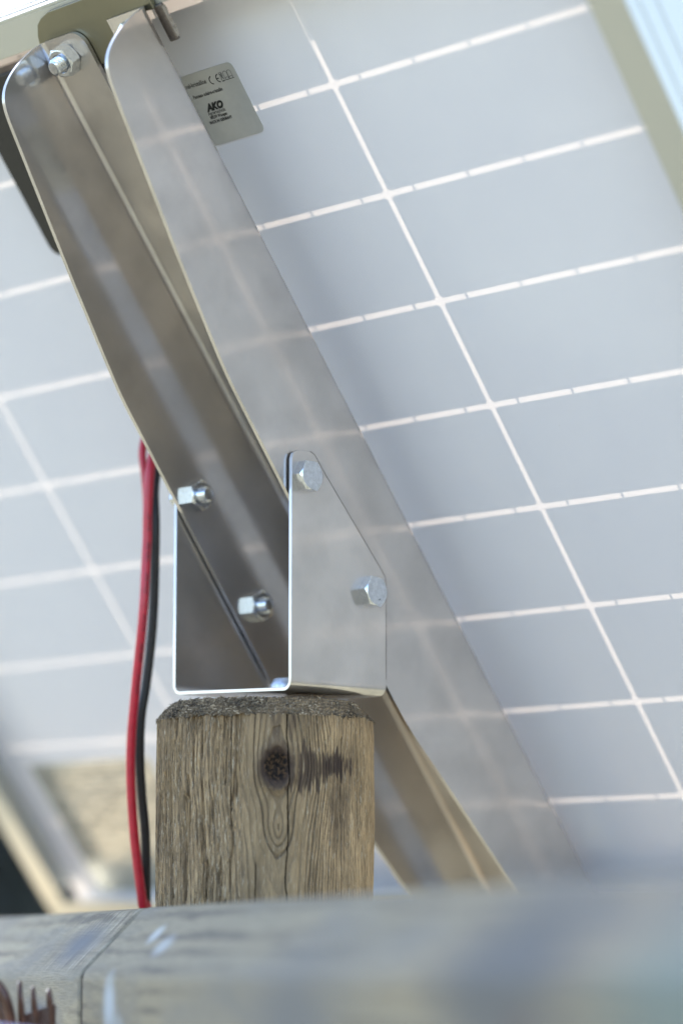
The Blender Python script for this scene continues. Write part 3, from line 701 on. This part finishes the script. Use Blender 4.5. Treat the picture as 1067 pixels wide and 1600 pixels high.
# ================================================================== timber beams in the foreground
Dr = Vector((.91515, -.40300, .00985)).normalized(); mr = Vector((.40302, .91519, 0)).normalized(); ur = mr.cross(Dr)
if ur.z < 0: ur = -ur
P1 = Vector((-.01147, -.09712, -.12442))
def beam(name, x0, x1, mat, label, dy=0, dz=0, cut=0):
    c = .0278; wdt = .090; hgt = .120
    prof = [(0, -hgt), (0, 0)] + [(c*k/3, (c+.0005)*k/3) for k in range(1, 4)] + [(wdt-c, c), (wdt, 0), (wdt, -hgt)]
    n = len(prof); V = []; F = []; st = [x0 + (x1-x0)*k/24 for k in range(25)]
    for i, x in enumerate(st):
        for (a, b) in prof: V.append((x, a, b))
    for i in range(24):
        for k in range(n): F.append((i*n+k, i*n+(k+1) % n, (i+1)*n+(k+1) % n, (i+1)*n+k))
    F.append(tuple(range(n))); F.append(tuple(range(24*n, 25*n))[::-1])
    m = MB(); m.add(V, F); o = m.build(name, mat, None, 30)
    o.matrix_world = axes(P1 + mr*dy + ur*dz, Dr, mr, ur); bevel(o, .0032, 4); tag(o, label, 'beam', 'timber beams across the foreground'); return o
M['beamL'] = beam_wood('impregnated_timber', 1.3, [(-.045, .012, .014, .018, .5, (.14, .15, .17)), (-.07, .0, -.02, .012, .3, (.13, .14, .17))])
M['beamR'] = beam_wood('impregnated_timber_pale', 6.1, [(.440, .006, .002, .050, .8, (.13, .13, .125)), (.27, .008, -.016, .040, .6, (.17, .165, .155)), (.56, 0, .0, .05, .7, (.19, .22, .19)), (.455, 0, -.035, .030, 1.4, (.17, .125, .10)), (.046, 0, -.012, .017, 1.5, (.47, .50, .52)), (.058, 0, -.034, .020, 1.5, (.47, .50, .52)), (.060, .016, .016, .007, .9, (.52, .53, .52)), (.085, .012, .010, .008, .7, (.45, .46, .46))], .84)
beam('left_beam', -.62, -.0028, M['beamL'], 'shorter looking weathered beam left of the sawn joint at the lower left edge')
beam('right_beam', .0026, .78, M['beamR'], 'pale blue grey beam right of the joint, running out of focus towards the viewer', -.0006, .0002)
jm = MB(); c_ = .0268; pj = [(.0010, -.119), (.0010, -.0006), (.0285, c_), (.062, c_), (.089, 0), (.089, -.119)]
jm.add([(x, a, b) for x in (-.0027, .0025) for a, b in pj], [tuple(range(6)), tuple(range(6, 12))[::-1]] + [(k, (k+1) % 6, 6+(k+1) % 6, 6+k) for k in range(6)])
jo = jm.build('joint_shade_slab', simple('dark_joint_shade', (.035, .024, .016), .9, 0, 500, .5, .8), bpy.data.objects['left_beam'])  # dark slab added inside the joint, its colour stands for the gap's shade
bpy.data.objects['left_beam'].name = 'timber_beam'; bpy.data.objects['right_beam'].name = 'timber_beam.001'

# ================================================================== brown pronged clip and rope in the corner
CO = Vector((.0034, -.1354, -.1444)); CR = Vector((.7027, .7115, 0)); CU = Vector((0, 0, 1)); CB = Vector((-.7115, .7027, 0))
def cpt(a, b, z):   # corner pieces: a to the right and b downwards in quarter millimetres, z in metres back from the front plane of the clip
    return CO + CR*((a-50)*.000266) - CU*((b-1600)*.000266) + CB*(z-1.16)
clip = empty('pronged_clip', 'brown glossy clip with upright prongs in the bottom left corner', 'clip', cpt(50, 1640, 1.16))
def put_in(o, par):
    o.parent = par; o.matrix_parent_inverse = Matrix.Translation(par.location).inverted(); return o
for (px, top, rr) in ((31, 1537, .00105), (52, 1544, .00092), (77, 1548, .00110)):
    q = MB(); pts = [cpt(px+9, 1660, 1.165), cpt(px+7, 1610, 1.162), cpt(px+4, 1575, 1.160), cpt(px+1, 1555, 1.160), cpt(px-1, top+3, 1.162), cpt(px-2.5, top+1, 1.166), cpt(px-5, top+6, 1.171), cpt(px-5, 1580, 1.174), cpt(px-3, 1640, 1.176)]
    q.tube(catmull(pts, 6), rr, 14); put_in(q.build('prong', M['brown'], None, 60, fix=False), clip)
q = MB(); a, b = cpt(30, 1588, 1.170), cpt(84, 1570, 1.170); d = Vector((0, 0, -.020)); n = (b-a).normalized().cross(Vector((0, 0, 1)))*.0015
q.add([a-n, a+n, b+n, b-n, a-n+d, a+n+d, b+n+d, b-n+d], [(0, 1, 2, 3), (4, 7, 6, 5), (0, 4, 5, 1), (1, 5, 6, 2), (2, 6, 7, 3), (3, 7, 4, 0)]); put_in(bevel(q.build('spine', M['brown'], None), .0005), clip)
q = MB(); q.tube(catmull([cpt(-40, 1545, 1.158), cpt(-18, 1532, 1.158), cpt(0, 1543, 1.158), cpt(12, 1566, 1.158), cpt(19, 1600, 1.160), cpt(20, 1650, 1.162)], 8), .0021, 16); put_in(q.build('curved_arm', M['brown'], None, 60, fix=False), clip)
q = MB(); q.tube(catmull([cpt(-40, 1562, 1.166), cpt(-14, 1556, 1.166), cpt(0, 1575, 1.166), cpt(8, 1600, 1.166), cpt(8, 1650, 1.166)], 8), .0035, 16); put_in(q.build('inner_arm', M['brown'], None, 60, fix=False), clip)
def strand(col, nm):
    return simple(nm, col, .8, 0, 900, .35, .5)
cols = [strand((.40, .12, .14), 'red_yarn'), strand((.38, .40, .50), 'pale_blue_yarn'), strand((.08, .11, .24), 'blue_yarn'), strand((.55, .52, .55), 'white_yarn')]
rope = empty('braided_rope', 'blurred red, white and blue rope at the very bottom left edge', 'rope', cpt(20, 1625, 1.10))
for k in range(12):
    pts = []
    for i in range(90):
        f = i/89; c = cpt(-94+280*f, 1605+26*f*f+6*f, 1.10+.01*f); a = f*38*(1 if k % 2 else -1) + k*math.pi/6
        rad_ = .0058 + .0010*math.cos(a*2); ax = (cpt(186, 1621, 1.1)-cpt(-94, 1603, 1.1)).normalized(); n1 = ax.cross(Vector((0, 0, 1))).normalized(); n2 = ax.cross(n1)
        pts.append(c + n1*rad_*math.cos(a) + n2*rad_*math.sin(a))
    q = MB(); q.tube(pts, .0010, 7); put_in(q.build('strand', cols[k % 4], None, 60, fix=False), rope)
